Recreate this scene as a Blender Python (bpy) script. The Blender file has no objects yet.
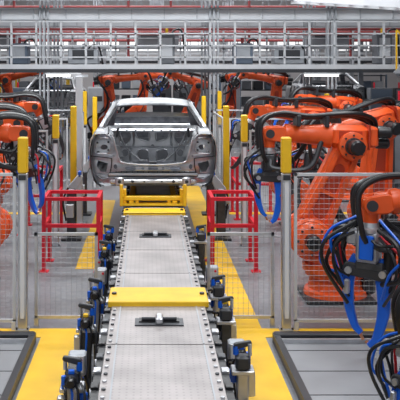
import bpy, math, random
from mathutils import Vector, Matrix
from mathutils.geometry import tessellate_polygon
random.seed(7)
V=Vector
scene=bpy.context.scene
scene.view_settings.view_transform='Standard'

# ---------------------------------------------------------------- materials
def mat(name,col,rough=0.5,metal=0.0,noise=0.0,nscale=8.0,emit=0.0,bump=0.0):
    m=bpy.data.materials.new(name); m.use_nodes=True
    nt=m.node_tree; p=nt.nodes['Principled BSDF']
    p.inputs['Base Color'].default_value=(*col,1)
    p.inputs['Roughness'].default_value=rough
    p.inputs['Metallic'].default_value=metal
    if noise>0:
        tc=nt.nodes.new('ShaderNodeTexCoord'); n=nt.nodes.new('ShaderNodeTexNoise')
        n.inputs['Scale'].default_value=nscale; n.inputs['Detail'].default_value=5
        nt.links.new(tc.outputs['Object'],n.inputs['Vector'])
        r=nt.nodes.new('ShaderNodeValToRGB')
        r.color_ramp.elements[0].position=0.3; r.color_ramp.elements[1].position=0.7
        r.color_ramp.elements[0].color=(*[c*(1-noise) for c in col],1)
        r.color_ramp.elements[1].color=(*[min(1,c*(1+noise*0.5)) for c in col],1)
        nt.links.new(n.outputs['Fac'],r.inputs['Fac'])
        nt.links.new(r.outputs['Color'],p.inputs['Base Color'])
        if bump>0:
            bp=nt.nodes.new('ShaderNodeBump'); bp.inputs['Strength'].default_value=bump; bp.inputs['Distance'].default_value=0.02
            nt.links.new(n.outputs['Fac'],bp.inputs['Height']); nt.links.new(bp.outputs['Normal'],p.inputs['Normal'])
    if emit>0:
        p.inputs['Emission Color'].default_value=(*col,1)
        p.inputs['Emission Strength'].default_value=emit
    return m
ORANGE=mat('robot_orange',(0.83,0.105,0.018),0.36,0,0.15,5)
RECESS_SHADE=mat('robot_orange_recess_shade',(0.42,0.04,0.01),0.5)  # robot orange darkened, paints the shade of casting recesses onto plates
BLACK=mat('black_rubber',(0.010,0.010,0.012),0.36)
DARK=mat('dark_grey',(0.038,0.040,0.046),0.42,0.2)
CHAR=mat('charcoal_steel',(0.09,0.095,0.105),0.4,0.6,0.3,12)
BLUE=mat('gun_blue',(0.006,0.12,0.66),0.32)
YEL=mat('safety_yellow',(0.86,0.51,0.012),0.45,0,0.12,6)
YFLOOR=mat('floor_paint_yellow',(0.84,0.49,0.012),0.5,0,0.15,3)
RED=mat('guard_red',(0.64,0.012,0.03),0.45)
PIPE=mat('pipe_red',(0.42,0.07,0.07),0.5)
SILVER=mat('brushed_silver',(0.58,0.59,0.62),0.32,0.7,0.15,10)
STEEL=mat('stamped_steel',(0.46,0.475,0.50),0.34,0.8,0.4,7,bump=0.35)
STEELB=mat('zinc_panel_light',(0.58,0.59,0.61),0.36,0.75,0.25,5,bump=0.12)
STEEL2=mat('stamped_steel_inner_shade',(0.20,0.21,0.235),0.42,0.7,0.5,9)  # same bare steel, darkened so shade inside the body is in the colour
STEELD=mat('seam_gap',(0.035,0.035,0.04),0.6,0.3)
GALV=mat('galvanised_paint',(0.40,0.42,0.45),0.45,0.3,0.12,4)
LGREY=mat('light_grey_paint',(0.56,0.575,0.60),0.5,0,0.08,3)
MGREY=mat('mid_grey_paint',(0.18,0.19,0.21),0.5,0,0.15,3)
WIRE=mat('fence_wire',(0.34,0.35,0.37),0.45,0.3)
COPPER=mat('copper',(0.75,0.33,0.16),0.3,0.9)
WHITE=mat('white_paint',(0.70,0.71,0.73),0.5)
TUBE=mat('lamp_tube',(1,0.98,0.94),0.5,emit=6)
GLASSW=mat('skylight_pane',(0.95,0.94,0.93),0.5,emit=0.85)
WALL=mat('wall_paint',(0.45,0.42,0.42),0.8,0,0.1,0.6)
CEIL=mat('ceiling_paint',(0.25,0.25,0.27),0.8)
MAT=mat('pad_grey',(0.27,0.275,0.29),0.55,0,0.12,2)
BAND=mat('cabinet_blue_grey',(0.13,0.17,0.23),0.5)

def floor_mat():
    m=mat('concrete_floor',(0.27,0.275,0.28),0.28); nt=m.node_tree; p=nt.nodes['Principled BSDF']
    tc=nt.nodes.new('ShaderNodeTexCoord'); n=nt.nodes.new('ShaderNodeTexNoise')
    n.inputs['Scale'].default_value=0.9; n.inputs['Detail'].default_value=8
    n2=nt.nodes.new('ShaderNodeTexNoise'); n2.inputs['Scale'].default_value=12; n2.inputs['Detail'].default_value=4
    mx=nt.nodes.new('ShaderNodeMath'); mx.operation='MULTIPLY'
    nt.links.new(tc.outputs['Object'],n.inputs['Vector']); nt.links.new(tc.outputs['Object'],n2.inputs['Vector'])
    nt.links.new(n.outputs['Fac'],mx.inputs[0]); nt.links.new(n2.outputs['Fac'],mx.inputs[1])
    r=nt.nodes.new('ShaderNodeValToRGB'); r.color_ramp.elements[0].position=0.1; r.color_ramp.elements[1].position=0.45
    r.color_ramp.elements[0].color=(0.15,0.155,0.17,1); r.color_ramp.elements[1].color=(0.25,0.255,0.27,1)
    nt.links.new(mx.outputs[0],r.inputs['Fac']); nt.links.new(r.outputs['Color'],p.inputs['Base Color'])
    return m
FLOOR=floor_mat()
def tread_mat():
    m=mat('studded_plate',(0.5,0.48,0.47),0.36,0.3); nt=m.node_tree; p=nt.nodes['Principled BSDF']
    tc=nt.nodes.new('ShaderNodeTexCoord'); v=nt.nodes.new('ShaderNodeTexVoronoi')
    v.inputs['Scale'].default_value=24; v.inputs['Randomness'].default_value=0.0
    nt.links.new(tc.outputs['Object'],v.inputs['Vector'])
    r=nt.nodes.new('ShaderNodeValToRGB')
    r.color_ramp.elements[0].position=0.20; r.color_ramp.elements[0].color=(0.17,0.155,0.155,1)
    r.color_ramp.elements[1].position=0.36; r.color_ramp.elements[1].color=(0.40,0.365,0.36,1)
    n=nt.nodes.new('ShaderNodeTexNoise'); n.inputs['Scale'].default_value=3; n.inputs['Detail'].default_value=6
    nt.links.new(tc.outputs['Object'],n.inputs['Vector'])
    r2=nt.nodes.new('ShaderNodeValToRGB'); r2.color_ramp.elements[0].color=(0.72,0.72,0.72,1); r2.color_ramp.elements[1].color=(1.15,1.15,1.15,1)
    r2.color_ramp.elements[0].position=0.3; r2.color_ramp.elements[1].position=0.7
    mx=nt.nodes.new('ShaderNodeMix'); mx.data_type='RGBA'; mx.blend_type='MULTIPLY'; mx.inputs[0].default_value=1
    nt.links.new(v.outputs['Distance'],r.inputs['Fac']); nt.links.new(n.outputs['Fac'],r2.inputs['Fac'])
    nt.links.new(r.outputs['Color'],mx.inputs[6]); nt.links.new(r2.outputs['Color'],mx.inputs[7])
    nt.links.new(mx.outputs[2],p.inputs['Base Color'])
    return m
TREAD=tread_mat()

# ---------------------------------------------------------------- builder
class B:
    def __init__(s): s.v=[];s.f=[];s.m=[];s.mats=[];s.M=Matrix.Identity(4)
    def mi(s,m):
        if m not in s.mats: s.mats.append(m)
        return s.mats.index(m)
    def add(s,vs,fs,m):
        o=len(s.v); k=s.mi(m)
        s.v+= [s.M@V(q) for q in vs]
        for f in fs: s.f.append(tuple(i+o for i in f)); s.m.append(k)
    def rings(s,rs,m,cap=True):
        n=len(rs[0]); vs=[p for r in rs for p in r]; fs=[]
        for k in range(len(rs)-1):
            for i in range(n):
                j=(i+1)%n; fs.append((k*n+i,k*n+j,(k+1)*n+j,(k+1)*n+i))
        if cap:
            fs.append(tuple(range(n-1,-1,-1))); fs.append(tuple((len(rs)-1)*n+i for i in range(n)))
        s.add(vs,fs,m)
    def grid(s,rows,m):
        w=len(rows[0]); fs=[]
        for i in range(len(rows)-1):
            for j in range(w-1): a=i*w+j; fs.append((a,a+w,a+w+1,a+1))
        s.add([p for r in rows for p in r],fs,m)
    def box(s,c,d,m,R=None,bev=0.0):
        hx,hy,hz=d[0]/2,d[1]/2,d[2]/2; c=V(c)
        def T(p):
            p=V(p)
            if R is not None: p=R@p
            return p+c
        if bev<=0:
            vs=[T((x,y,z)) for z in(-hz,hz) for x,y in((-hx,-hy),(hx,-hy),(hx,hy),(-hx,hy))]
            s.add(vs,[(3,2,1,0),(4,5,6,7),(0,1,5,4),(1,2,6,5),(2,3,7,6),(3,0,4,7)],m)
        else:
            rs=[]
            for z,i in((-hz,bev),(-hz+bev,0),(hz-bev,0),(hz,bev)):
                a,b_=hx-i,hy-i; e=bev
                rs.append([T(q) for q in((-a+e,-b_,z),(a-e,-b_,z),(a,-b_+e,z),(a,b_-e,z),(a-e,b_,z),(-a+e,b_,z),(-a,b_-e,z),(-a,-b_+e,z))])
            s.rings(rs,m)
    def frame(s,d):
        d=V(d).normalized(); a=V((0,0,1)) if abs(d.z)<0.9 else V((1,0,0))
        u=d.cross(a).normalized(); return u,d.cross(u).normalized()
    def rod(s,p1,p2,r,m,r2=None,n=12):
        p1,p2=V(p1),V(p2); u,w=s.frame(p2-p1); r2=r if r2 is None else r2
        s.rings([[p+(u*math.cos(2*math.pi*i/n)+w*math.sin(2*math.pi*i/n))*q for i in range(n)] for p,q in((p1,r),(p2,r2))],m)
    def lathe(s,p,axis,prof,m,n=20):
        p=V(p); d=V(axis).normalized(); u,w=s.frame(d)
        s.rings([[p+d*h+(u*math.cos(2*math.pi*i/n)+w*math.sin(2*math.pi*i/n))*max(q,0.0005) for i in range(n)] for h,q in prof],m)
    def bar(s,p1,p2,w,h,m):
        p1,p2=V(p1),V(p2); u,q=s.frame(p2-p1)
        s.rings([[p+u*a*w/2+q*b_*h/2 for a,b_ in((-1,-1),(1,-1),(1,1),(-1,1))] for p in(p1,p2)],m)
    def tube(s,pts,r,m,n=8,sub=6,closed=False):
        P=[V(p) for p in pts]
        if closed: P=P+[P[0]]
        P=[P[0]*2-P[1]]+P+[P[-1]*2-P[-2]]
        if closed: P[0]=V(pts[-1]); P[-1]=V(pts[1])
        out=[]
        for k in range(1,len(P)-2):
            a,b_,c,d=P[k-1:k+3]
            for t in range(sub):
                t/=sub
                out.append(0.5*((2*b_)+(c-a)*t+(2*a-5*b_+4*c-d)*t*t+(-a+3*b_-3*c+d)*t**3))
        out.append(P[-2]); rs=[]; u=None
        for k,p in enumerate(out):
            d=(out[min(k+1,len(out)-1)]-out[max(k-1,0)]).normalized()
            if u is None: u,_=s.frame(d)
            u=(u-d*u.dot(d)).normalized(); w=d.cross(u)
            rs.append([p+(u*math.cos(2*math.pi*i/n)+w*math.sin(2*math.pi*i/n))*r for i in range(n)])
        s.rings(rs,m)
    def link(s,p1,p2,r1,r2,axis,width,m,bev=0.02,n=10):
        p1,p2,ax=V(p1),V(p2),V(axis).normalized(); u=(p2-p1).normalized(); w=ax.cross(u)
        rs=[]
        for o,i in((-width/2,bev),(-width/2+bev,0),(width/2-bev,0),(width/2,bev)):
            ring=[]
            for k in range(n+1):
                a=math.pi/2+math.pi*k/n; ring.append(p1+ax*o+(u*math.cos(a)+w*math.sin(a))*(r1-i))
            for k in range(n+1):
                a=-math.pi/2+math.pi*k/n; ring.append(p2+ax*o+(u*math.cos(a)+w*math.sin(a))*(r2-i))
            rs.append(ring)
        s.rings(rs,m)
    def ribbon(s,path,widths,thick,m):
        P=[V((p[0],0,p[1])) for p in path]; ex=[P[0]*2-P[1]]+P+[P[-1]*2-P[-2]]; pts=[];ws=[]
        for k in range(1,len(ex)-2):
            a,b_,c,d=ex[k-1:k+3]
            for t in range(5):
                t/=5; pts.append(0.5*((2*b_)+(c-a)*t+(2*a-5*b_+4*c-d)*t*t+(-a+3*b_-3*c+d)*t**3)); ws.append(widths[k-1]*(1-t)+widths[k]*t)
        pts.append(P[-1]); ws.append(widths[-1]); rs=[]
        for k,p in enumerate(pts):
            d=(pts[min(k+1,len(pts)-1)]-pts[max(k-1,0)]).normalized(); w=V((0,1,0)).cross(d); h=ws[k]/2; y=V((0,thick/2,0)); e=h*0.75
            rs.append([p-w*h-y*0.6,p-w*e-y,p+w*e-y,p+w*h-y*0.6,p+w*h+y*0.6,p+w*e+y,p-w*e+y,p-w*h+y*0.6])
        s.rings(rs,m)
    def plate(s,outer,holes,T,th,m):
        loops=[[V((a,b_,0)) for a,b_ in l] for l in [outer]+holes]
        tris=tessellate_polygon(loops); flat=[p for l in loops for p in l]; n=len(flat)
        vs=[T(p.x,p.y,0) for p in flat]+[T(p.x,p.y,th) for p in flat]
        fs=[tuple(t) for t in tris]+[tuple(i+n for i in reversed(t)) for t in tris]; o=0
        for l in loops:
            k=len(l)
            for i in range(k): j=(i+1)%k; fs.append((o+i,o+j,n+o+j,n+o+i))
            o+=k
        s.add(vs,fs,m)
    def mesh(s,name,angle=35):
        me=bpy.data.meshes.new(name); me.from_pydata([tuple(v) for v in s.v],[],s.f)
        for m in s.mats: me.materials.append(m)
        me.polygons.foreach_set('material_index',s.m); me.update()
        import bmesh
        bm=bmesh.new(); bm.from_mesh(me); bmesh.ops.recalc_face_normals(bm,faces=bm.faces); bm.to_mesh(me); bm.free()
        me.polygons.foreach_set('use_smooth',[True]*len(me.polygons))
        me.set_sharp_from_angle(angle=math.radians(angle)); me.update()
        return me
    def obj(s,name,loc=(0,0,0),rz=0.0):
        return place(s.mesh(name),name,loc,rz)
def place(me,name,loc=(0,0,0),rz=0.0,sc=(1,1,1)):
    o=bpy.data.objects.new(name,me); o.location=loc; o.rotation_euler=(0,0,rz); o.scale=sc
    scene.collection.objects.link(o); return o
def circ(cx,cy,rx,ry,n=14,a0=0): return [(cx+rx*math.cos(2*math.pi*i/n+a0),cy+ry*math.sin(2*math.pi*i/n+a0)) for i in range(n)]
def rrect(cx,cy,w,h,r,n=3):
    o=[]
    for sx,sy,a in((1,1,0),(-1,1,90),(-1,-1,180),(1,-1,270)):
        for k in range(n+1):
            t=math.radians(a+90*k/n); o.append((cx+sx*(w/2-r)+r*math.cos(t),cy+sy*(h/2-r)+r*math.sin(t)))
    return o

# ---------------------------------------------------------------- room shell
b=B(); b.box((0,22,-0.05),(30,52,0.1),FLOOR); b.obj('floor')
b=B(); b.box((0,48.1,4.25),(30,0.2,8.5),WALL); b.obj('wall_back')
b=B(); b.box((-15.1,22,4.25),(0.2,52,8.5),WALL); b.obj('wall_left')
b=B(); b.box((15.1,22,4.25),(0.2,52,8.5),WALL); b.obj('wall_right')
b=B(); b.box((0,22,8.6),(30.4,52,0.2),CEIL); b.obj('ceiling')
k=0
for i in range(9):
    k+=1; b=B(); x=-12+i*3.0
    b.box((x,47.97,4.9),(2.5,0.04,2.3),GLASSW)
    for dx in(-1.28,-0.64,0,0.64,1.28): b.box((x+dx,47.94,4.9),(0.06,0.1,2.4),LGREY)
    for dz in(-1.18,0,1.18): b.box((x,47.94,4.9+dz),(2.6,0.1,0.07),LGREY)
    b.obj('window_%d'%k)

b=B()
b.box((-0.86,5,0.003),(0.36,6.06,0.006),YFLOOR); b.box((-0.80,13.2,0.003),(0.3,5.5,0.006),YFLOOR); b.box((0.95,11,0.003),(0.38,18,0.006),YFLOOR)
b.box((-2.55,7.9,0.003),(3.02,0.26,0.006),YFLOOR); b.box((2.65,7.9,0.003),(3.02,0.26,0.006),YFLOOR)
b.box((-2.4,14.5,0.003),(2.7,0.2,0.006),YFLOOR); b.box((2.5,14.5,0.003),(2.7,0.2,0.006),YFLOOR)
b.obj('floor_marking')
for sx in(-1,1):
    b=B(); x0,x1=(1.2,3.4) if sx>0 else (1.08,3.4)
    cx=sx*(x0+x1)/2; w=x1-x0
    b.box((cx,6.4,0.02),(w,2.5,0.04),MAT)
    b.box((cx,7.62,0.05),(w,0.10,0.1),DARK,bev=0.01); b.box((sx*(x0+0.02),6.4,0.045),(0.06,2.5,0.09),DARK)
    b.box((cx,7.5,0.05),(w-0.1,0.03,0.06),SILVER)
    for i in range(5): b.box((cx,5.3+i*0.5,0.041),(w-0.15,0.012,0.004),CHAR)
    b.obj('machine_pit_cover')

# ---------------------------------------------------------------- conveyor
CX=0.083; TZ=0.72
b=B()
y=2.6; L=0.96
while y<15.6:
    b.box((CX,y+L/2,TZ-0.015),(0.74,L-0.014,0.03),TREAD)
    for sx in(-1,1):
        b.box((CX+sx*0.30,y+L/2,TZ+0.002),(0.010,L-0.03,0.005),GALV)
        for i in range(8): b.rod((CX+sx*0.345,y+0.06+i*0.12,TZ),(CX+sx*0.345,y+0.06+i*0.12,TZ+0.01),0.013,CHAR if i%2 else SILVER,n=8)
    y+=L
for sx in(-1,1):
    b.box((CX+sx*0.395,9,TZ-0.03),(0.045,13,0.05),BLACK)
    b.box((CX+sx*0.33,9,TZ-0.16),(0.05,12.9,0.2),CHAR)
    b.box((CX+sx*0.37,9,TZ-0.25),(0.10,12.9,0.02),SILVER); b.box((CX+sx*0.37,9,TZ-0.075),(0.10,12.9,0.02),GALV)
    for i in range(52):
        yy=2.7+i*0.25
        b.rod((CX+sx*0.36,yy,TZ-0.12),(CX+sx*0.445,yy,TZ-0.12),0.028,SILVER if i%2 else BLACK,n=10)
    for i in range(52):
        yy=2.75+i*0.25; b.box((CX+sx*0.40,yy,TZ+0.002),(0.05,0.07,0.02),[SILVER,CHAR,BLACK][i%3],bev=0.004)
    for i in range(11):
        yy=3.0+i*1.2
        b.box((CX+sx*0.32,yy,0.22),(0.08,0.09,0.44),CHAR,bev=0.008); b.box((CX+sx*0.32,yy,0.01),(0.18,0.18,0.02),SILVER)
        b.bar((CX+sx*0.32,yy+0.05,0.08),(CX+sx*0.32,yy+0.45,0.44),0.03,0.03,CHAR)
    b.tube([(CX+sx*0.37,2.8+i*1.0,0.40+0.03*math.sin(i*2.1)) for i in range(12)],0.02,BLACK)
    b.tube([(CX+sx*0.40,2.8+i*1.0,0.34+0.04*math.sin(i*1.3)) for i in range(12)],0.014,BLUE)
for i in range(11): b.box((CX,3.0+i*1.2,0.4),(0.6,0.07,0.07),CHAR)
for y0,y1 in((6.36,6.78),(10.35,10.65)):
    b.box((CX,(y0+y1)/2,TZ+0.025),(0.80,y1-y0,0.03),YEL,bev=0.006)
    b.box((CX,y0+0.01,TZ-0.0),(0.80,0.02,0.06),YEL)
    for sx in(-1,1): b.rod((CX+sx*0.36,(y0+y1)/2,TZ+0.04),(CX+sx*0.36,(y0+y1)/2,TZ+0.055),0.02,DARK)
for yy in(5.95,9.05):
    b.box((CX,yy,TZ+0.004),(0.36,0.16,0.012),CHAR); b.box((CX,yy+0.02,TZ+0.012),(0.30,0.09,0.014),BLACK)
    b.box((CX,yy,TZ+0.03),(0.055,0.13,0.05),SILVER,bev=0.01); b.rod((CX-0.13,yy,TZ+0.03),(CX+0.13,yy,TZ+0.03),0.013,DARK)
b.obj('conveyor_line')

# ---------------------------------------------------------------- clamp units
def clamp_unit(var):
    b=B()
    b.box((0,0,0.01),(0.20,0.18,0.02),SILVER); b.box((0,0,0.25),(0.08,0.08,0.48),CHAR if var%2 else SILVER,bev=0.008)
    b.box((0,0,0.5),(0.16,0.14,0.03),SILVER,bev=0.005)
    b.box((0.0,0.02,0.565),(0.10,0.10,0.10),DARK,bev=0.015)
    b.lathe((0.0,-0.04,0.58),(0,-1,0),[(0,0.035),(0.01,0.042),(0.09,0.042),(0.10,0.03),(0.13,0.025)],BLACK,14)
    b.rod((-0.05,0.02,0.61),(-0.05,0.02,0.69),0.014,SILVER); b.rod((0.045,0.0,0.61),(0.045,0.0,0.67),0.02,BLUE)
    b.link((0.04,0,0.67),(-0.05,0,0.69),0.022,0.016,(0,1,0),0.035,DARK,0.005)
    b.box((0.07,-0.05,0.44),(0.07,0.06,0.09),BLUE if var%2==0 else DARK,bev=0.01)
    b.box((-0.07,-0.05,0.38),(0.05,0.05,0.16),SILVER,bev=0.006)
    b.rod((0.085,0.03,0.1),(0.085,0.03,0.42),0.016,SILVER); b.rod((0.085,0.03,0.2),(0.085,0.03,0.36),0.028,BLACK)
    b.rod((-0.05,-0.07,0.52),(-0.05,-0.07,0.60),0.018,BLUE)
    for k in range(4):
        x=-0.06+0.04*k
        b.tube([(x,-0.06,0.55),(x+0.03,-0.13,0.5),(x+0.02,-0.11,0.3),(x,-0.05,0.12)],0.009,[BLACK,BLUE,BLACK,DARK][k])
    b.box((0,-0.08,0.63),(0.04,0.03,0.03),YEL if var%2 else BLUE,bev=0.005)
    b.bar((-0.03,0.04,0.02),(-0.03,0.12,0.3),0.025,0.025,CHAR)
    return b.mesh('clamp_unit_%d'%var)
cm=[clamp_unit(i) for i in range(4)]
for i,(x,y) in enumerate([(-0.5,5.3),(-0.50,6.5),(-0.48,7.3),(-0.48,8.9),(-0.48,9.8)]):
    place(cm[i%4],'pneumatic_clamp_unit',(x,y,0),0.0)
for i,(x,y) in enumerate([(0.66,5.6),(0.65,6.7),(0.65,7.4),(0.65,9.8)]):
    place(cm[(i+2)%4],'pneumatic_clamp_unit',(x,y,0),math.pi)
def jbox():
    b=B(); b.box((0,0,0.01),(0.2,0.2,0.02),SILVER); b.box((0,0,0.2),(0.05,0.05,0.4),SILVER)
    b.box((0,0,0.44),(0.13,0.11,0.16),GALV,bev=0.01); b.box((0,-0.06,0.45),(0.10,0.012,0.12),LGREY)
    b.rod((0.03,-0.08,0.48),(0.03,-0.055,0.48),0.012,RED); b.rod((0,0,0.3),(0.0,-0.1,0.36),0.02,BLUE)
    b.tube([(0.05,0,0.36),(0.08,-0.02,0.25),(0.04,0,0.02)],0.012,BLACK); b.tube([(-0.04,0,0.36),(-0.09,-0.03,0.2),(-0.05,0,0.02)],0.012,BLACK)
    return b.mesh('jbox')
jm=jbox()
for x,y in((-0.52,5.9),(0.68,6.15),(-0.5,8.4),(0.68,8.5)): place(jm,'junction_box_stand',(x,y,0))

# ---------------------------------------------------------------- car body (bare body-in-white, tail towards camera)
def car_mesh():
    b=B()
    def lerp(t,tab):
        for (a,va),(c,vc) in zip(tab,tab[1:]):
            if t<=c: return va+(vc-va)*max(0,(t-a))/(c-a)
        return tab[-1][1]
    HW=[(0,0.74),(0.08,0.84),(0.3,0.90),(0.55,0.91),(0.7,0.89),(0.80,0.84),(0.86,0.79),(1.0,0.72),(1.15,0.65),(1.22,0.60),(1.3,0.5)]
    ZT=[(0,0.80),(0.12,0.84),(0.55,0.87),(1.0,1.08),(1.35,1.20),(2.0,1.26),(2.6,1.22),(3.3,0.90),(4.3,0.74)]
    def hw(z,y):
        w=lerp(z,HW)
        if y<0.5: w*=1-0.045*((0.5-y)/0.5)**2
        if y>3.8: w*=1-0.14*((y-3.8)/0.5)**2
        return w
    def inside(y,z):
        if (y-0.88)**2+(z-0.02)**2<0.35**2: return True
        if (y-3.55)**2+(z-0.02)**2<0.35**2: return True
        if 1.45<y<2.15 and 0.16<z<0.80: return True
        if 2.25<y<3.1 and 0.16<z<0.80: return True
        zt=lerp(y,ZT)
        if 0.95<y<3.2 and 0.88<z<zt-0.07 and not 2.12<y<2.22: return True
        return False
    ny,nz=110,34
    for sx in(-1,1):
        vs=[];fs=[]
        for i in range(ny+1):
            y=4.3*i/ny; zt=lerp(y,ZT)
            for j in range(nz+1):
                z=zt*j/nz; vs.append((sx*hw(z,y),y,z))
        for i in range(ny):
            for j in range(nz):
                y=4.3*(i+.5)/ny; z=lerp(y,ZT)*(j+.5)/nz
                if not inside(y,z): a=i*(nz+1)+j; fs.append((a,a+nz+1,a+nz+2,a+1))
        b.add(vs,fs,STEELB)
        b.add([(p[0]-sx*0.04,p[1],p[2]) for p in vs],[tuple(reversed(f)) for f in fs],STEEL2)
        for yc in(0.88,3.55):
            rows=[]
            for xx,rr in((0.50,0.02),(0.505,0.30),(0.53,0.355),(0.86,0.355)):
                rows.append([(sx*xx,yc+rr*math.cos(math.pi*k/16),0.03+rr*math.sin(math.pi*k/16)) for k in range(17)])
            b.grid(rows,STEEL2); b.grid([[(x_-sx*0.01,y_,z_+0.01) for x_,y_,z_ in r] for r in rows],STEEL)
        b.lathe((sx*0.58,0.80,0.38),(0,0,1),[(0,0.15),(0.1,0.12),(0.17,0.09),(0.19,0.05)],STEEL,18)
        b.box((sx*0.80,2.25,0.07),(0.12,2.1,0.14),STEEL2,bev=0.02)
        b.box((sx*0.48,0.55,0.09),(0.10,1.1,0.12),STEEL2,bev=0.02)
        rows=[]
        for i in range(11):
            y=0.02+0.55*i/10; zt=lerp(y,ZT)
            rows.append([(sx*xx,y,zz) for xx,zz in((0.56,zt-0.10),(0.60,zt-0.03),(0.66,zt+0.005),(hw(zt,y),zt))])
        b.grid(rows,STEELB)
        b.tube([(sx*0.615,0.03,0.815),(sx*0.62,0.3,0.845),(sx*0.64,0.54,0.875)],0.010,STEELD)
        b.link((sx*0.75,0.52,0.86),(sx*0.585,1.36,1.19),0.065,0.05,(sx*0.9,0,0.3),0.06,STEELB,0.012)
        b.tube([(sx*0.69,0.50,0.87),(sx*0.60,1.0,1.05),(sx*0.53,1.34,1.18)],0.014,STEELD)
        b.bar((sx*0.82,2.17,0.1),(sx*0.62,2.1,1.18),0.08,0.14,STEEL2)
        b.plate([(sx*0.56,0.45),(sx*0.84,0.45),(sx*0.84,0.76),(sx*0.56,0.76)],[circ(sx*0.68,0.60,0.05,0.04),circ(sx*0.76,0.53,0.018,0.018,8)],lambda a,c,d:(a,0.13+d+0.1*(c-0.6),c),0.01,STEEL)
        for (px,pz) in((0.62,0.68),(0.77,0.67),(0.62,0.56)): b.rod((sx*px,0.13,pz),(sx*px,0.10,pz),0.014,DARK)
        b.tube([(sx*0.50,0.62,0.78),(sx*0.51,0.40,0.74),(sx*0.50,0.25,0.80),(sx*0.49,0.15,0.90)],0.018,DARK)
        b.bar((sx*0.52,0.5,0.15),(sx*0.60,0.5,0.8),0.05,0.05,STEEL)
        b.bar((sx*0.45,0.95,0.18),(sx*0.62,0.95,0.8),0.05,0.05,STEEL)
        for zz in(0.3,0.45,0.6): b.link((sx*0.60,0.35,zz),(sx*0.60,0.75,zz+0.04),0.03,0.03,(sx,0,0),0.03,STEEL,0.008)
    out=[(-0.66,0.02),(0.66,0.02),(0.77,0.06),(0.84,0.2),(0.865,0.42),(0.86,0.58),(0.83,0.70),(0.78,0.79),(0.60,0.80),(0.545,0.77),(0.52,0.66),(0.49,0.48),(0.42,0.38),(0.2,0.355),
         (-0.2,0.355),(-0.42,0.38),(-0.49,0.48),(-0.52,0.66),(-0.545,0.77),(-0.60,0.80),(-0.78,0.79),(-0.83,0.70),(-0.86,0.58),(-0.865,0.42),(-0.84,0.2),(-0.77,0.06)]
    def S(l,s): return [(s*a,c) for a,c in l]
    lamp=[(0.60,0.72),(0.66,0.74),(0.76,0.72),(0.79,0.66),(0.80,0.56),(0.77,0.52),(0.70,0.52),(0.62,0.53),(0.585,0.60)]
    lowp=[(0.62,0.36),(0.76,0.40),(0.78,0.33),(0.73,0.23),(0.65,0.22)]
    holes=[S(lamp,s) for s in(-1,1)]+[S(lowp,s) for s in(-1,1)]
    holes+=[circ(s*0.52,0.31,0.025,0.04) for s in(-1,1)]+[rrect(s*0.31,0.285,0.15,0.06,0.025) for s in(-1,1)]+[circ(s*0.14,0.285,0.022,0.022,10) for s in(-1,1)]+[rrect(0,0.285,0.14,0.04,0.015)]
    holes+=[circ(s*0.545,0.47,0.018,0.018,8) for s in(-1,1)]+[circ(s*0.82,0.47,0.012,0.02,8) for s in(-1,1)]+[circ(s*x_,0.13,0.018,0.018,8) for s in(-1,1) for x_ in(0.35,0.55,0.7)]
    b.plate(out,holes,lambda a,c,d:(a,0.03+d+0.10*(a*a),c),0.03,STEEL)
    for s in(-1,1):
        b.tube([(s*(0.69+(a-0.69)*1.1),0.03+0.1*a*a,0.62+(c-0.62)*1.1) for a,c in lamp],0.007,STEEL,closed=True)
        b.tube([(s*0.57,0.045,0.44),(s*0.70,0.06,0.455),(s*0.86,0.09,0.47)],0.007,STEELD)
        b.tube([(s*0.60,0.05,0.20),(s*0.575,0.05,0.32),(s*0.57,0.05,0.44)],0.007,STEELD)
        for k in range(7):
            x_=0.06+k*0.075; b.rod((s*x_,0.03+0.1*x_*x_,0.235),(s*x_,0.022+0.1*x_*x_,0.235),0.008,STEELD,n=8)
        b.plate([(s*0.30,0.18),(s*0.44,0.18),(s*0.44,0.34),(s*0.38,0.36),(s*0.30,0.345)],[circ(s*0.37,0.21,0.012,0.012,8)],lambda a,c,d:(a,0.018+d,c),0.008,STEEL2) if False else None
    b.box((0,0.27,0.27),(1.2,0.02,0.2),STEEL2)
    b.link((-0.60,0.04,0.195),(0.60,0.04,0.195),0.020,0.020,(0,1,0),0.05,STEELB,0.012)
    b.tube([(-0.62,0.06,0.17),(0,0.02,0.165),(0.62,0.06,0.17)],0.007,STEELD)
    b.box((0,0.0,0.095),(1.20,0.06,0.07),STEELB,bev=0.02)
    for s in(-1,1):
        b.box((s*0.46,-0.01,0.10),(0.12,0.09,0.13),SILVER,bev=0.02); b.rod((s*0.46,-0.065,0.10),(s*0.46,-0.04,0.10),0.025,DARK)
        b.rod((s*0.28,-0.04,0.10),(s*0.28,0.0,0.10),0.022,DARK); b.rod((s*0.12,-0.04,0.10),(s*0.12,0.0,0.10),0.014,DARK)
        b.tube([(s*0.62,0.03,0.15),(s*0.70,0.03,0.13),(s*0.77,0.05,0.18)],0.012,STEEL2)
    b.tube([(-0.555,0.05,0.78),(-0.52,0.03,0.64),(-0.475,0.02,0.46),(-0.40,0.015,0.375),(0,0.0,0.345),(0.40,0.015,0.375),(0.475,0.02,0.46),(0.52,0.03,0.64),(0.555,0.05,0.78)],0.011,STEELB)
    b.box((0,0.04,0.375),(0.10,0.05,0.05),DARK,bev=0.01)
    b.box((0,0.60,0.13),(0.95,1.15,0.02),STEEL2); b.lathe((0,0.55,0.145),(0,0,1),[(0,0.30),(0.02,0.29),(0.02,0.24),(0.005,0.22)],STEEL,24)
    for s in(-1,1): b.box((s*0.40,0.6,0.15),(0.05,1.0,0.025),STEEL,bev=0.008)
    outb=[(-0.62,0.14),(0.62,0.14),(0.66,0.5),(0.60,0.84),(-0.60,0.84),(-0.66,0.5)]
    def poly(s,l): return [(s*a,c) for a,c in l]
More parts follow.
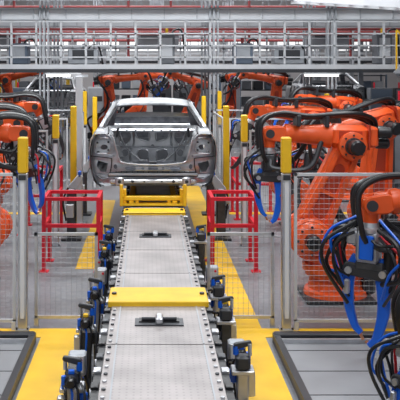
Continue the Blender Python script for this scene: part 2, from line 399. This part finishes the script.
    P1=[(0.06,0.76),(0.26,0.76),(0.22,0.64),(0.06,0.60)]; P2=[(0.34,0.75),(0.48,0.75),(0.50,0.60),(0.40,0.54),(0.34,0.62)]; P3=[(0.07,0.44),(0.20,0.46),(0.24,0.38),(0.20,0.30),(0.07,0.28)]
    hb=[poly(s,P) for s in(-1,1) for P in(P1,P2,P3)]+[circ(s*0.42,0.40,0.05,0.06) for s in(-1,1)]+[circ(0,0.52,0.025,0.025,10)]
    b.plate(outb,hb,lambda a,c,d:(a,1.12+d,c),0.02,STEELB)
    for s in(-1,1):
        for P in(P1,P2,P3): b.tube([(s*a,1.11,c) for a,c in P],0.008,STEEL,n=6,sub=3,closed=True)
        b.tube([(s*0.30,1.1,0.80),(s*0.28,1.1,0.58),(s*0.34,1.1,0.40),(s*0.32,1.1,0.2)],0.016,STEEL)
        b.tube([(s*0.52,1.1,0.78),(s*0.40,1.1,0.50),(s*0.12,1.1,0.22)],0.014,STEELB)
    b.link((-0.5,1.10,0.505),(0.5,1.10,0.505),0.014,0.014,(0,1,0),0.03,STEEL,0.008)
    b.box((0,1.9,0.36),(1.2,0.02,0.45),MGREY)  # added dark sheet, stands in for cabin shade behind the bulkhead
    outp=[(-0.68,0.55),(0.68,0.55),(0.68,1.15),(-0.68,1.15)]
    b.plate(outp,[circ(s*0.40,0.83,0.13,0.14,18) for s in(-1,1)]+[rrect(0,0.85,0.3,0.16,0.04)],lambda a,c,d:(a,c,0.83+d),0.02,STEEL)
    b.box((0,0.56,0.82),(1.36,0.07,0.05),STEELB,bev=0.02); b.box((0,1.14,0.80),(1.26,0.05,0.08),STEEL2,bev=0.015)
    for i in range(9): b.rod((-0.5+i*0.125,0.522,0.82),(-0.5+i*0.125,0.535,0.82),0.014,STEELD,n=8)
    rows=[]
    for i in range(23):
        y=1.28+1.42*i/22; zt=lerp(y,ZT)
        rows.append([(t*0.64,y,zt+0.04*(1-t*t)-0.01-0.03*abs(t)**6) for t in [-1+2*j/16 for j in range(17)]])
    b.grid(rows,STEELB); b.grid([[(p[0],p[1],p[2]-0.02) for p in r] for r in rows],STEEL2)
    b.tube([(-0.61,1.30,1.15),(-0.45,1.27,1.19),(0,1.26,1.205),(0.45,1.27,1.19),(0.61,1.30,1.15)],0.02,STEEL)
    for s in(-1,1): b.tube([(s*0.60,1.3,1.19),(s*0.60,2.0,1.25),(s*0.60,2.6,1.21)],0.010,STEELD)
    for yy in(1.75,2.15,2.6): b.tube([(-0.58,yy,1.17),(0,yy,1.225),(0.58,yy,1.17)],0.025,STEEL2)
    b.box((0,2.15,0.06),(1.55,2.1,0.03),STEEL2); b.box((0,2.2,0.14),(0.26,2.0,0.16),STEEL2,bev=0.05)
    for yy in(1.5,2.0,2.7): b.box((0,yy,0.11),(1.5,0.1,0.07),STEEL,bev=0.02)
    b.box((0,3.15,0.5),(1.5,0.04,0.75),STEEL2); b.rod((-0.72,2.95,0.72),(0.72,2.95,0.72),0.04,STEEL)
    rows=[]
    for i in range(11):
        y=3.25+1.05*i/10; zt=lerp(y,ZT)
        rows.append([(t*(hw(zt,y)),y,zt+0.04*(1-t*t)) for t in [-1+2*j/12 for j in range(13)]])
    b.grid(rows,STEEL)
    b.box((0,4.25,0.35),(1.4,0.08,0.12),STEEL,bev=0.02); b.box((0,4.2,0.08),(1.3,0.1,0.1),STEEL2,bev=0.02)
    for s in(-1,1): b.bar((s*0.66,4.25,0.06),(s*0.66,4.25,0.7),0.06,0.06,STEEL2)
    return b.mesh('car_body',30)
carm=car_mesh()
place(carm,'car_body',(0.07,11.1,0.965),sc=(1.01,1,0.92))

def skid():
    b=B()
    for yy in(0.0,3.2):
        b.box((0,yy,0.12),(0.90,0.10,0.06),YEL,bev=0.01)
        for s in(-1,1):
            b.box((s*0.40,yy,0.14),(0.065,0.09,0.225),YEL,bev=0.01); b.box((s*0.38,yy,0.04),(0.12,0.16,0.03),YEL)
            b.box((s*0.22,yy,0.08),(0.05,0.07,0.10),YEL,bev=0.006); b.rod((s*0.40,yy,0.22),(s*0.40,yy,0.262),0.022,SILVER)
        b.box((0,yy,0.04),(0.7,0.14,0.03),YEL)
    for s in(-1,1):
        b.box((s*0.3,1.6,0.055),(0.07,3.3,0.07),YEL,bev=0.01)
        b.box((s*0.435,-0.09,0.17),(0.045,0.05,0.30),YEL,bev=0.008); b.bar((s*0.40,-0.02,0.16),(s*0.435,-0.09,0.16),0.04,0.04,YEL)
    return b.mesh('skid')
skm=skid(); place(skm,'car_body_skid',(0.07,11.03,0.715))

def side_clamp():
    b=B(); b.box((0,0,0.015),(0.3,0.3,0.03),DARK); b.box((0,0,0.4),(0.14,0.14,0.76),CHAR,bev=0.015)
    b.link((0,0,0.76),(0.12,0,0.95),0.08,0.05,(0,1,0),0.08,LGREY,0.01); b.rod((-0.1,0,0.55),(0.06,0,0.88),0.04,SILVER)
    b.box((0.12,0,1.0),(0.05,0.08,0.1),BLUE,bev=0.01); b.tube([(-0.05,-0.08,0.8),(-0.12,-0.15,0.6),(-0.08,-0.08,0.3)],0.015,BLACK)
    b.box((-0.02,-0.1,0.45),(0.12,0.08,0.2),LGREY,bev=0.01)
    return b.mesh('side_clamp')
scm=side_clamp()
for y in(12.3,14.4):
    place(scm,'body_side_clamp',(-1.17,y,0),0); place(scm,'body_side_clamp',(1.12,y,0),math.pi)

# ---------------------------------------------------------------- fences
def fence_panel(w,z0,z1,pitch=0.05,frame=LGREY,fw=0.03):
    b=B()
    b.box((w/2,0,z1-fw/2),(w,fw,fw),frame); b.box((w/2,0,z0+fw/2),(w,fw,fw),frame)
    for x in(fw/2,w-fw/2): b.box((x,0,z0/2+z1/2),(fw,fw,z1-z0),frame)
    for x in(0.02,w-0.02): b.box((x,0,z0/2+0.005),(0.04,0.06,z0+0.01),frame)
    nx=int(w/pitch); nz=int((z1-z0)/pitch)
    for i in range(1,nx): x=w*i/nx; b.rod((x,0,z0),(x,0,z1),0.0019,WIRE,n=3)
    for i in range(1,nz): z=z0+(z1-z0)*i/nz; b.rod((0,0.004,z),(w,0.004,z),0.0019,WIRE,n=3)
    return b
fence_panel(1.9,0.08,1.57).obj('safety_fence_panel',(-3.22,8.0,0))
fence_panel(0.64,0.08,0.95,frame=SILVER).obj('safety_fence_gate',(-1.15,8.12,0))
fence_panel(0.68,0.08,0.95,frame=SILVER).obj('safety_fence_gate',(0.60,8.12,0))
p1=fence_panel(1.6,0.08,1.57).mesh('panel_l'); place(p1,'safety_fence_panel',(1.46,8.0,0)); place(p1,'safety_fence_panel',(3.10,8.0,0))
def post(h,yl,body=SILVER,w=0.09):
    b=B(); b.box((0,0,0.01),(w*1.5,w*1.5,0.02),GALV); b.box((0,0,(h-yl)/2),(w,w,h-yl),body,bev=0.008)
    b.box((0,0,h-yl/2),(w*1.08,w*1.08,yl),YEL,bev=0.012); b.box((0,-w/2,(h-yl)/2+0.05),(w*0.45,0.012,(h-yl)*0.9),WHITE)
    for sx in(-1,1): b.rod((sx*w*0.6,-w*0.6,0.0),(sx*w*0.6,-w*0.6,0.04),0.01,DARK)
    b.box((0,-w/2-0.005,h-yl-0.04),(w*0.8,0.02,0.05),DARK)
    return b
for (x,y,h,yl) in [(-1.25,8.0,1.93,0.36),(1.38,8.0,1.93,0.36),(-1.36,11.8,1.94,0.35),(-1.20,12.9,2.02,1.5),(-1.13,17.0,2.03,0.9),
                   (1.27,13.0,2.02,1.6),(1.42,11.8,1.94,0.4),(1.22,17.5,2.03,0.9),(-1.5,19.0,2.1,0.8),(1.7,19,2.1,0.8),(3.8,17.0,2.1,0.4),(-3.4,17.0,2.1,0.4)]:
    post(h,yl).obj('safety_fence_post',(x,y,0))
b=B(); b.box((0,0,0.01),(0.22,0.22,0.02),GALV); b.box((0,0,1.25),(0.12,0.12,2.5),LGREY,bev=0.01); b.box((0,0,2.5),(0.3,0.05,0.05),LGREY); b.obj('support_column',(-1.17,13.6,0))
pf=fence_panel(1.85,0.08,1.7,0.08).mesh('panel_far')
for y in(12.0,15.0,18.2):
    for x in(-3.35,1.52):
        place(pf,'safety_fence_panel',(x,y,0))
pg=fence_panel(2.2,0.08,1.7,0.08).mesh('panel_side')
place(pg,'safety_fence_panel',(1.42,15.1,0),math.pi/2); place(pg,'safety_fence_panel',(-1.4,15.1,0),math.pi/2)

def guard(w,h,d):
    b=B(); t=0.05
    def P(x,y): 
        b.box((x,y,h/2),(t,t,h),RED); b.box((x,y,0.008),(0.12,0.12,0.016),RED)
    P(0,0);P(w,0);P(0,d);P(w,d)
    for z in(h-0.02,h*0.62):
        b.box((w/2,0,z),(w,t*0.9,t*0.9),RED); b.box((w,d/2,z),(t*0.9,d,t*0.9),RED); b.box((0,d/2,z),(t*0.9,d,t*0.9),RED)
    b.box((w/2,d,h-0.02),(w,t*0.9,t*0.9),RED)
    return b
guard(0.70,0.96,0.6).obj('guard_rail',(-1.34,10.3,0)); guard(0.56,0.96,0.6).obj('guard_rail',(0.83,10.3,0))
guard(0.55,1.0,0.8).obj('guard_rail',(-2.0,12.6,0)); guard(0.7,1.0,0.8).obj('guard_rail',(1.55,13.9,0))

# ---------------------------------------------------------------- robots
def gun(b,col,s=1.0,busy=0):
    M0=b.M.copy(); b.M=M0@Matrix.Scale(s,4)
    b.lathe((0,0,0),(1,0,0),[(0,0.07),(0.04,0.08),(0.05,0.10),(0.08,0.10)],SILVER,18)
    b.box((0.20,0,0),(0.26,0.17,0.19),SILVER if busy>4 else DARK,bev=0.02); b.box((0.20,0.10,0),(0.2,0.02,0.12),col if busy>4 else CHAR,bev=0.008); b.box((0.20,-0.10,0),(0.2,0.02,0.12),col if busy>4 else SILVER,bev=0.008)
    b.box((0.36,0,-0.02),(0.08,0.12,0.24),CHAR,bev=0.015)
    b.ribbon([(0.30,0.09),(0.44,0.15),(0.66,0.155),(0.86,0.10),(0.93,0.04)],[0.09,0.10,0.085,0.06,0.04],0.06,col)
    b.ribbon([(0.30,-0.08),(0.47,-0.12),(0.72,-0.14),(0.95,-0.09),(1.02,-0.03)],[0.10,0.11,0.10,0.07,0.045],0.06,col)
    b.link((0.40,0,0.15),(0.42,0,-0.13),0.055,0.055,(0,1,0),0.11,DARK,0.012)
    for z in(0.15,-0.13): b.rod((0.41,-0.075,z),(0.41,0.075,z),0.03,SILVER)
    b.lathe((0.10,0,-0.17),(1,0,0.0),[(0,0.04),(0.01,0.05),(0.28,0.05),(0.29,0.03),(0.38,0.018)],BLACK,14)
    b.rod((0.93,0,0.05),(0.985,0,0.02),0.014,COPPER); b.rod((1.02,0,-0.04),(0.99,0,0.0),0.014,COPPER)
    b.box((0.55,0.05,0.16),(0.12,0.05,0.05),SILVER,bev=0.01); b.box((0.6,-0.05,-0.14),(0.14,0.05,0.06),DARK,bev=0.01)
    b.box((0.12,0.0,0.13),(0.14,0.16,0.08),SILVER,bev=0.01)
    for k,(yy,c) in enumerate(((-0.10,BLACK),(0.10,BLACK),(-0.05,RED),(0.06,BLUE),(0.0,BLACK))):
        b.tube([(0.08,yy,0.10),(0.16,yy*1.5,0.20+0.03*k),(0.34,yy*1.6,0.25),(0.55,yy,0.18)],0.013,c)
        b.tube([(0.10,yy,-0.10),(0.25,yy*1.7,-0.22-0.02*k),(0.46,yy*1.6,-0.25),(0.66,yy*0.8,-0.15)],0.012,[BLACK,DARK,BLACK,RED,BLACK][k])
    r=random.Random(3)
    for k in range(busy):
        y0=r.uniform(-0.12,0.12); z0=r.choice((-1,1))
        b.tube([(r.uniform(-0.1,0.1),y0,0.10*z0),(0.15+r.uniform(-.05,.05),y0*2.2,z0*r.uniform(0.22,0.34)),(0.38,y0*2,z0*r.uniform(0.2,0.38)),(r.uniform(0.45,0.7),y0,z0*0.14)],r.choice((0.012,0.016,0.022)),r.choice((BLACK,BLACK,DARK,BLUE,BLACK)))
    b.M=M0
def robot(a2,a3,aw,tool=BLUE,L1=1.15,L2=0.9,ped=0.0,gs=0.85,roll=0.0,busy=0):
    b=B(); a2,a3,aw=map(math.radians,(a2,a3,aw)); Y=V((0,1,0))
    if ped>0: b.box((0,0,ped/2),(0.75,0.75,ped),MGREY,bev=min(0.02,ped/3))
    z=ped
    b.box((0,0,z+0.02),(0.78,0.70,0.04),DARK,bev=0.01)
    b.lathe((0,0,z+0.04),(0,0,1),[(0,0.36),(0.05,0.35),(0.07,0.31),(0.20,0.29),(0.22,0.34),(0.26,0.34)],ORANGE,28)
    for k in range(6):
        t=k*math.pi/3+0.5; b.rod((0.32*math.cos(t),0.29*math.sin(t),z+0.04),(0.32*math.cos(t),0.29*math.sin(t),z+0.075),0.02,SILVER,n=6)
    b.box((-0.36,0,z+0.16),(0.14,0.3,0.2),DARK,bev=0.02)
    b.lathe((0,0,z+0.30),(0,0,1),[(0,0.30),(0.01,0.37),(0.10,0.37),(0.13,0.32)],ORANGE,28)
    S=V((0.33,0,0.70+z)); E=S+V((math.sin(a2),0,math.cos(a2)))*L1
    fd=V((math.cos(a3),0,math.sin(a3))); up=V((-math.sin(a3),0,math.cos(a3)))
    for yy in(-0.24,0.20):
        b.link((-0.10,yy,z+0.46),(S.x,yy,S.z),0.17,0.23,Y,0.11,ORANGE,0.02)
    b.box((-0.03,0,z+0.50),(0.34,0.40,0.22),ORANGE,bev=0.04)
    b.lathe((-0.18,0.0,z+0.55),(0,0,1),[(0,0.10),(0.02,0.11),(0.22,0.11),(0.24,0.08),(0.30,0.075),(0.31,0.04)],BLACK,18)
    b.lathe(S+Y*0.26,Y,[(0,0.20),(0.03,0.19),(0.06,0.15),(0.07,0.12)],ORANGE,24)
    b.lathe(S+Y*0.33,Y,[(0,0.085),(0.13,0.085),(0.15,0.06)],BLACK,18)
    b.lathe(S-Y*0.30,-Y,[(0,0.20),(0.03,0.19),(0.045,0.12),(0.05,0.06)],ORANGE,24)
    d=(E-S).normalized(); wv=Y.cross(d)
    for sg in(-1,1):
        for k in range(8):
            t=k*math.pi/4; q=S+V((math.cos(t)*0.155,sg*(0.325),math.sin(t)*0.155)); b.rod(q,q+Y*sg*0.018,0.015,DARK,n=6)
    b.link(S,E,0.215,0.155,Y,0.20,ORANGE,0.035,14)
    for sgn in(-1,1):
        for e in(-1,1):
            b.bar(S+d*0.18+Y*sgn*0.12+wv*e*0.15,E-d*0.12+Y*sgn*0.12+wv*e*0.105,0.055,0.055,ORANGE)
        b.link(S+d*0.33+Y*sgn*0.10,E-d*0.30+Y*sgn*0.10,0.085,0.06,Y,0.012,RECESS_SHADE,0.003)
        b.link(S+Y*sgn*0.12,S+d*0.02+Y*sgn*0.12,0.20,0.20,Y,0.06,ORANGE,0.012)
        b.bar(S+d*0.55-wv*0.13+Y*sgn*0.115,S+d*0.55+wv*0.13+Y*sgn*0.115,0.04,0.04,ORANGE)
    b.rod(V((-0.22,-0.0,z+0.62)),S+d*0.42-V((0.12,0,0)),0.06,DARK,0.05)
    b.lathe(E-Y*0.24,Y,[(0,0.12),(0.02,0.16),(0.46,0.16),(0.48,0.12)],ORANGE,26)
    for sg in(-1,1):
        b.lathe(E+Y*0.24*sg,Y*sg,[(0,0.10),(0.03,0.095),(0.035,0.04)],DARK,20)
        for k in range(8):
            t=k*math.pi/4; q=E+V((math.cos(t)*0.125,sg*0.235,math.sin(t)*0.125)); b.rod(q,q+Y*sg*0.014,0.012,DARK,n=6)
    b.lathe(E+Y*0.27,Y,[(0,0.085),(0.15,0.085),(0.17,0.06)],BLACK,16)
    A=E+up*0.10
    R=Matrix((fd,Y,up)).transposed()
    b.box(A+fd*0.02,(0.46,0.32,0.27),ORANGE,R,0.06)
    b.box(A-fd*0.25,(0.12,0.28,0.24),ORANGE,R,0.03)
    b.box(A-fd*0.195,(0.02,0.33,0.28),RECESS_SHADE,R,0.0)
    for sg in(-1,1): b.box(A+fd*0.02+Y*sg*0.161,(0.26,0.012,0.13),RECESS_SHADE,R,0.0)
    for (yy,zz) in((0.09,0.06),(-0.09,0.06),(0.0,-0.07)):
        b.lathe(A-fd*0.30+Y*yy+up*zz,-fd,[(0,0.060),(0.02,0.065),(0.14,0.065),(0.16,0.05)],BLACK,14)
    W=A+fd*L2
    b.lathe(A+fd*0.22,fd,[(0,0.15),(0.05,0.145),(0.12,0.12),(L2-0.50,0.095),(L2-0.46,0.115),(L2-0.40,0.115),(L2-0.38,0.09),(L2-0.26,0.09)],ORANGE,24)
    b.lathe(A+fd*(L2-0.235),fd,[(0,0.1),(0.02,0.1)],DARK,20)
    for s_ in(-1,1): b.link(A+fd*(L2-0.12)+Y*0.08*s_,W+Y*0.08*s_,0.09,0.08,Y,0.05,ORANGE,0.012)
    b.rod(W-Y*0.12,W+Y*0.12,0.05,DARK,n=16)
    td=V((math.cos(a3+aw),0,math.sin(a3+aw)))
    b.lathe(W,td,[(-0.06,0.06),(-0.04,0.075),(0.10,0.075),(0.12,0.07),(0.16,0.07)],ORANGE,20)
    for k,(o,r_) in enumerate(((-0.10,0.024),(-0.03,0.034),(0.06,0.026))):
        yy=o*1.6
        b.tube([V((-0.3,-0.1+o,z+0.30)),V((-0.40,-0.20+o,z+0.70)),S+V((-0.18,-0.26,0.30)),E-d*0.35+V((-0.06,-0.26+o*0.3,0)),E-fd*0.33+up*(0.12+0.03*k)+Y*(-0.18+o),A-fd*0.1+up*(0.21+0.025*k)+Y*yy,
            A+fd*(L2*0.5)+up*(0.18+0.02*k)+Y*yy, W-fd*0.12+up*(0.20+0.02*k)+Y*yy, W+fd*0.10+up*0.12+Y*yy*1.2, W+td*0.20+fd*0.09+Y*yy*1.3, W+td*0.32+fd*0.04+Y*yy],r_,BLACK,10)
    for q in(0.25,0.60):
        b.box(A+fd*(L2*q+0.05)+up*0.16,(0.05,0.28,0.13),DARK,R,0.01)
    b.tube([E+V((0,-0.22,-0.1)),E+V((-0.12,-0.28,-0.2)),S+d*0.5+V((0.06,-0.2,0)),S+V((0.12,-0.34,0.1)),V((0.1,-0.40,z+0.3))],0.018,DARK)
    r=random.Random(5)
    for k in range(busy//2):
        s_=r.uniform(0.1,0.5)*L2; y_=r.uniform(-0.16,0.16)
        b.tube([A+fd*s_+Y*y_-up*0.05,A+fd*(s_+0.15)+Y*y_*1.6-up*r.uniform(0.25,0.4),W-fd*0.05+Y*y_*1.7-up*r.uniform(0.2,0.4),W+td*0.3+Y*y_],r.choice((0.014,0.022,0.03)),r.choice((BLACK,BLACK,DARK)))
    if tool:
        q=td.to_3d(); upt=V((-q.z,0,q.x))
        T=Matrix((q,Y,upt)).transposed().to_4x4(); T.translation=W+td*0.16
        b.M=T@Matrix.Rotation(math.radians(roll),4,'X'); gun(b,tool,gs,busy); b.M=Matrix.Identity(4)
    return b
def rb(loc,yaw,**k): robot(**k).obj('industrial_robot',loc,math.radians(yaw))
rb((2.15,9.2,0),180,a2=-25,a3=2,aw=-92,L2=0.92,roll=0,tool=BLUE,busy=4)
rb((4.22,6.95,0),174,a2=50,a3=-8,aw=-80,L2=1.02,roll=22,tool=BLUE,gs=1.08,busy=18)
rb((4.40,5.55,0),178,a2=64,a3=-22,aw=-62,L2=1.15,roll=50,tool=BLUE,gs=0.85,busy=10)
rb((3.3,10.7,0),195,a2=-5,a3=-12,aw=-70,L2=0.95,roll=40,tool=DARK,busy=4)
rb((2.60,13.2,0),180,a2=-22,a3=4,aw=-70,L2=0.95,tool=DARK)
rb((4.1,16.1,0),180,a2=-10,a3=6,aw=-60,L2=0.95,tool=BLUE,gs=0.7)
rb((-2.22,9.6,0),0,a2=-25,a3=0,aw=-80,L2=0.9,tool=BLUE,gs=0.8,busy=5,roll=40)
rb((-2.95,11.1,0),3,a2=-10,a3=-4,aw=-80,L2=1.0,tool=BLUE,gs=0.8,roll=30,busy=4)
rb((-2.80,13.4,0),0,a2=-18,a3=2,aw=-65,L2=0.95,ped=0.06,tool=DARK,gs=0.8)
rb((-1.5,25.6,0),0,a2=-5,a3=5,aw=-60,L2=1.2,ped=0.35,tool=DARK,gs=0.7)
rb((4.3,25.2,0),180,a2=-5,a3=8,aw=-50,L2=1.1,ped=0.35,tool=DARK,gs=0.7)
rb((2.6,28.5,0),0,a2=5,a3=8,aw=-50,L2=1.1,ped=0.4,tool=DARK,gs=0.7)
rb((1.6,26.6,0),180,a2=-20,a3=18,aw=-70,L2=1.0,ped=0.3,tool=BLUE,gs=0.8)
rb((-0.6,29.5,0),0,a2=10,a3=-5,aw=-50,L2=1.0,ped=0.5,tool=DARK,gs=0.8)
rb((-5.0,27.0,0),0,a2=-5,a3=10,aw=-50,L2=1.1,ped=0.4,tool=BLUE,gs=0.8)
rb((-5.6,20.9,0),0,a2=-8,a3=6,aw=-50,L2=1.0,ped=0.2,tool=DARK,gs=0.7)

# ---------------------------------------------------------------- background cars, racks and cabinets
for x,y,dz in((5.7,24.0,0.30),(-3.0,24.2,0.15)):
    place(carm,'car_body',(x,y,0.98+dz))
    b=B(); b.box((0,2.1,0.66+dz),(0.9,4.2,0.1),MGREY)
    for s in(-1,1):
        for yy in(0.3,2.1,3.9): b.box((s*0.35,yy,0.31+dz/2),(0.1,0.1,0.62+dz),MGREY); b.box((s*0.38,yy,0.83+dz),(0.07,0.09,0.26),YEL)
    b.obj('car_body_carrier',(x,y,0))
def cabinet(c1,c2):
    b=B(); b.box((0,0,1.0),(0.8,0.5,1.9),c1,bev=0.01); b.box((0,0,0.03),(0.78,0.48,0.06),DARK); b.box((0,-0.252,1.05),(0.74,0.012,1.7),c2)
    b.box((0.3,-0.27,1.05),(0.03,0.03,0.16),BLACK); b.box((0,-0.262,1.5),(0.3,0.01,0.2),DARK); b.rod((-0.2,0,1.95),(-0.2,0,2.15),0.03,RED); b.box((0,-0.262,0.4),(0.4,0.01,0.2),DARK)
    return b.mesh('cabinet')
cabs=[cabinet(LGREY,GALV),cabinet(MGREY,BAND),cabinet(DARK,MGREY)]
for i,(x,y) in enumerate(((-5.6,17),(-4.7,17),(5.6,17.2),(6.5,17.2),(-6.5,24.5),(2.0,31),(-1.9,30.8),(8.4,29),(9.3,29),(-6.5,29.5),(-7.4,29.5),(0.6,34.5),(9.2,24.5),(-4.6,29.5),(1.5,35))):
    place(cabs[i%3],'control_cabinet',(x,y,0))
def rack(v):
    b=B()
    for x in(-1.1,1.1):
        for y in(-0.4,0.4): b.box((x,y,1.2),(0.07,0.07,2.4),BAND if v else YEL)
    for z in(0.3,1.0,1.7,2.35):
        b.box((0,0,z),(2.2,0.85,0.05),CHAR)
        if z<2.2:
            for i in range(4): b.box((-0.8+i*0.53,0,z+0.22),(0.42,0.6,0.38),[MGREY,LGREY,DARK,CHAR,BAND][(i*2+int(z*3))%5],bev=0.02)
    return b.mesh('rack')
rk=[rack(0),rack(1)]
for i,(x,y) in enumerate(((-4.6,35),(5.2,36),(-8,37),(9.5,36),(-1.3,38),(2.4,39))): place(rk[i%2],'parts_rack',(x,y,0))

# ---------------------------------------------------------------- mezzanine and steelwork
def mezz(x0,x1,y0,y1,zb,post_step=0.62,cols=(),topbeam=True):
    b=B(); cx=(x0+x1)/2; w=x1-x0; cy=(y0+y1)/2
    b.box((cx,cy,zb+0.10),(w,y1-y0,0.08),MGREY)
    for y in(y0,y1):
        b.box((cx,y,zb+0.12),(w,0.06,0.12),LGREY); b.box((cx,y,zb+0.02),(w,0.14,0.09),DARK)
        n=int(w/post_step)
        for i in range(n+1):
            x=x0+w*i/n; b.box((x,y,zb+0.70),(0.05,0.05,1.1),LGREY)
        for z in(0.36,0.65,0.95,1.25): b.box((cx,y-0.01,zb+z),(w,0.03,0.035),LGREY)
    n=int(w/1.5)
    for i in range(n+1): b.box((x0+w*i/n,cy,zb+0.03),(0.08,y1-y0,0.08),DARK)
    for x in cols:
        for y in(y0,y1):
            b.box((x,y+0.08,2.7),(0.05,0.20,5.4),GALV); b.box((x-0.1,y+0.08,2.7),(0.04,0.2,5.4),GALV); b.box((x+0.1,y+0.08,2.7),(0.04,0.2,5.4),GALV)
            b.box((x,y+0.08,0.015),(0.4,0.4,0.03),GALV)
    if topbeam:
        for y in(y0+0.08,y1+0.08):
            b.box((cx,y,4.0),(w,0.03,0.26),LGREY); b.box((cx,y,4.14),(w,0.2,0.03),LGREY); b.box((cx,y,3.86),(w,0.2,0.03),GALV)
            n=int(w/0.8)
            for i in range(n): b.box((x0+w*(i+.5)/n,y-0.03,4.0),(0.02,0.05,0.25),GALV)
    return b
mezz(-9,9,20,23,2.56,cols=(-8,-2.6,1.65,4.6,8)).obj('mezzanine_walkway')
mezz(-9,9,31,33,2.9,0.8,cols=(-6.5,-2,3.2,7)).obj('mezzanine_walkway')
def deckbox(v):
    b=B(); w=[0.5,0.8,0.4][v]; h=[0.55,0.4,0.8][v]
    b.box((0,0,0.05+h/2),(w,0.5,h),[BAND,GALV,MGREY][v],bev=0.02); b.box((0,-0.26,0.1+h/2),(w*0.7,0.02,h*0.6),[GALV,DARK,LGREY][v])
    for s in(-1,1): b.box((s*w*0.35,0,0.025),(0.08,0.45,0.05),DARK)
    b.rod((0,0,h),(0,0,h+0.2),0.04,[PIPE,GALV,YEL][v]); b.tube([(0.1,0,h),(0.2,0,h+0.15),(0.4,0,h+0.1),(0.5,0.1,0.05)],0.025,BLACK)
    return b.mesh('deckbox')
dk=[deckbox(i) for i in range(3)]
for i,x in enumerate((-3.4,-1.7,0.5,2.5,3.7,6.2)): place(dk[i%3],'walkway_pump_unit',(x,21.2,2.702))
b=B()
for y,z,r in((22.0,3.72,0.035),(22.4,3.6,0.03),(24.5,3.75,0.05),(25.5,4.6,0.05),(29.5,4.2,0.05),(29.8,3.7,0.05)):
    b.rod((-9,y,z),(9,y,z),r,PIPE)
    for x in(-8,-2.6,1.65,4.6,8): b.rod((x,y,z),(x,y,4.9 if z<4.9 else z+0.3),0.012,GALV,n=6)
for x in(-6,-4.1,-0.6,0.7,3.1,6.2): b.rod((x,24.5,3.0),(x,24.5,5.0),0.04,PIPE)
b.obj('sprinkler_pipework')
b=B()
for y in(19.6,26.5,35):
    for z in(4.35,5.0): b.box((0,y,z),(18.4,0.1,0.1),GALV)
    for i in range(30):
        x=-9+i*0.6; b.bar((x,y,4.35),(x+0.3,y,5.0),0.04,0.04,GALV); b.bar((x+0.3,y,5.0),(x+0.6,y,4.35),0.04,0.04,GALV)
    for x in(-9.3,9.3): b.box((x,y,2.5),(0.2,0.2,5.0),MGREY)
b.obj('overhead_truss')
b=B()
for x in(-5.2,0.3,6.2): b.box((x,27.5,3.9),(1.5,0.8,0.9),MGREY,bev=0.03); b.rod((x,27.5,4.3),(x,27.5,8.5),0.25,GALV,n=20); b.box((x,27.08,3.9),(1.1,0.03,0.5),DARK)
b.box((0.5,27.5,3.40),(14,0.5,0.12),GALV)
for x in(-6,-1.5,3.1,7): b.box((x,27.5,1.67),(0.12,0.12,3.34),GALV)
b.obj('ventilation_duct')
b=B()
for s in(0,0.55):
    b.bar((2.9,15.6+s,4.02),(7.5,13.2+s,3.50),0.05,0.16,LGREY)
    b.bar((2.9,15.6+s,4.32),(7.5,13.2+s,3.95),0.04,0.06,LGREY)
for i in range(19):
    t=i/18; p=V((2.9,15.6,4.02)).lerp(V((7.5,13.2,3.5)),t); b.bar(p,p+V((0,0.55,0)),0.04,0.03,GALV); b.bar(p,p+V((0,0,0.36)),0.025,0.025,LGREY)
for t in(0.1,0.6,0.95):
    p=V((2.9,15.9,4.02)).lerp(V((7.5,13.5,3.5)),t); b.rod(p,(p.x,p.y,8.48),0.015,GALV,n=6)
b.obj('cable_ladder')
b=B()
for s in(0,0.8):
    b.bar((5.9,19.0-s,2.62),(8.6,19.0-s,0.05),0.05,0.2,GALV)
    b.bar((5.9,19.0-s,3.55),(8.6,19.0-s,1.0),0.04,0.04,YEL)
    for i in range(6):
        t=i/5; x=5.9+2.7*t; z=2.62-2.57*t; b.box((x,19.0-s,z+0.45),(0.035,0.035,0.95),YEL)
for i in range(12): t=(i+.5)/12; b.box((5.9+2.7*t,18.6,2.62-2.57*t),(0.25,0.78,0.03),MGREY)
b.obj('access_stairs')

def lamp(L=1.2):
    b=B(); b.box((0,0,0.03),(L,0.16,0.05),WHITE,bev=0.01); b.rod((-L/2+.04,0.04,-0.012),(L/2-.04,0.04,-0.012),0.016,TUBE); b.rod((-L/2+.04,-0.04,-0.012),(L/2-.04,-0.04,-0.012),0.016,TUBE)
    return b.mesh('lamp')
lm=lamp(0.9)
for x in(-2.1,4.3,-6,7.0): place(lm,'fluorescent_lamp',(x,19.82,2.475))
lb=lamp(2.4)
for y in(5,9,13,17,24,30,38):
    for x in(-6,0,6): place(lb,'fluorescent_lamp',(x,y,8.42),math.pi/2)

def area(loc,sx,sy,e,rot=(0,0,0),col=(0.95,0.975,1.0)):
    l=bpy.data.lights.new('hall_light','AREA'); l.shape='RECTANGLE'; l.size=sx; l.size_y=sy; l.energy=e; l.color=col
    o=bpy.data.objects.new('hall_light',l); o.location=loc; o.rotation_euler=rot; scene.collection.objects.link(o)
area((-3,4,8.2),1.2,8,470); area((3.5,5,8.2),1.2,8,470)
area((0,13,8.2),8,1.5,1100,(math.radians(12),0,0)); area((0,27,8.2),14,3,1200); area((0,39,8.2),14,6,1400)
w=bpy.data.worlds.new('hall_world'); scene.world=w; w.use_nodes=True
w.node_tree.nodes['Background'].inputs[0].default_value=(0.84,0.90,0.98,1); w.node_tree.nodes['Background'].inputs[1].default_value=0.58

cam=bpy.data.cameras.new('camera'); co=bpy.data.objects.new('camera',cam); scene.collection.objects.link(co)
co.location=(0,0,2.6); co.rotation_euler=(math.pi/2,0,0); cam.lens=72; cam.sensor_width=36; cam.shift_x=0.13; cam.shift_y=-0.325
scene.camera=co
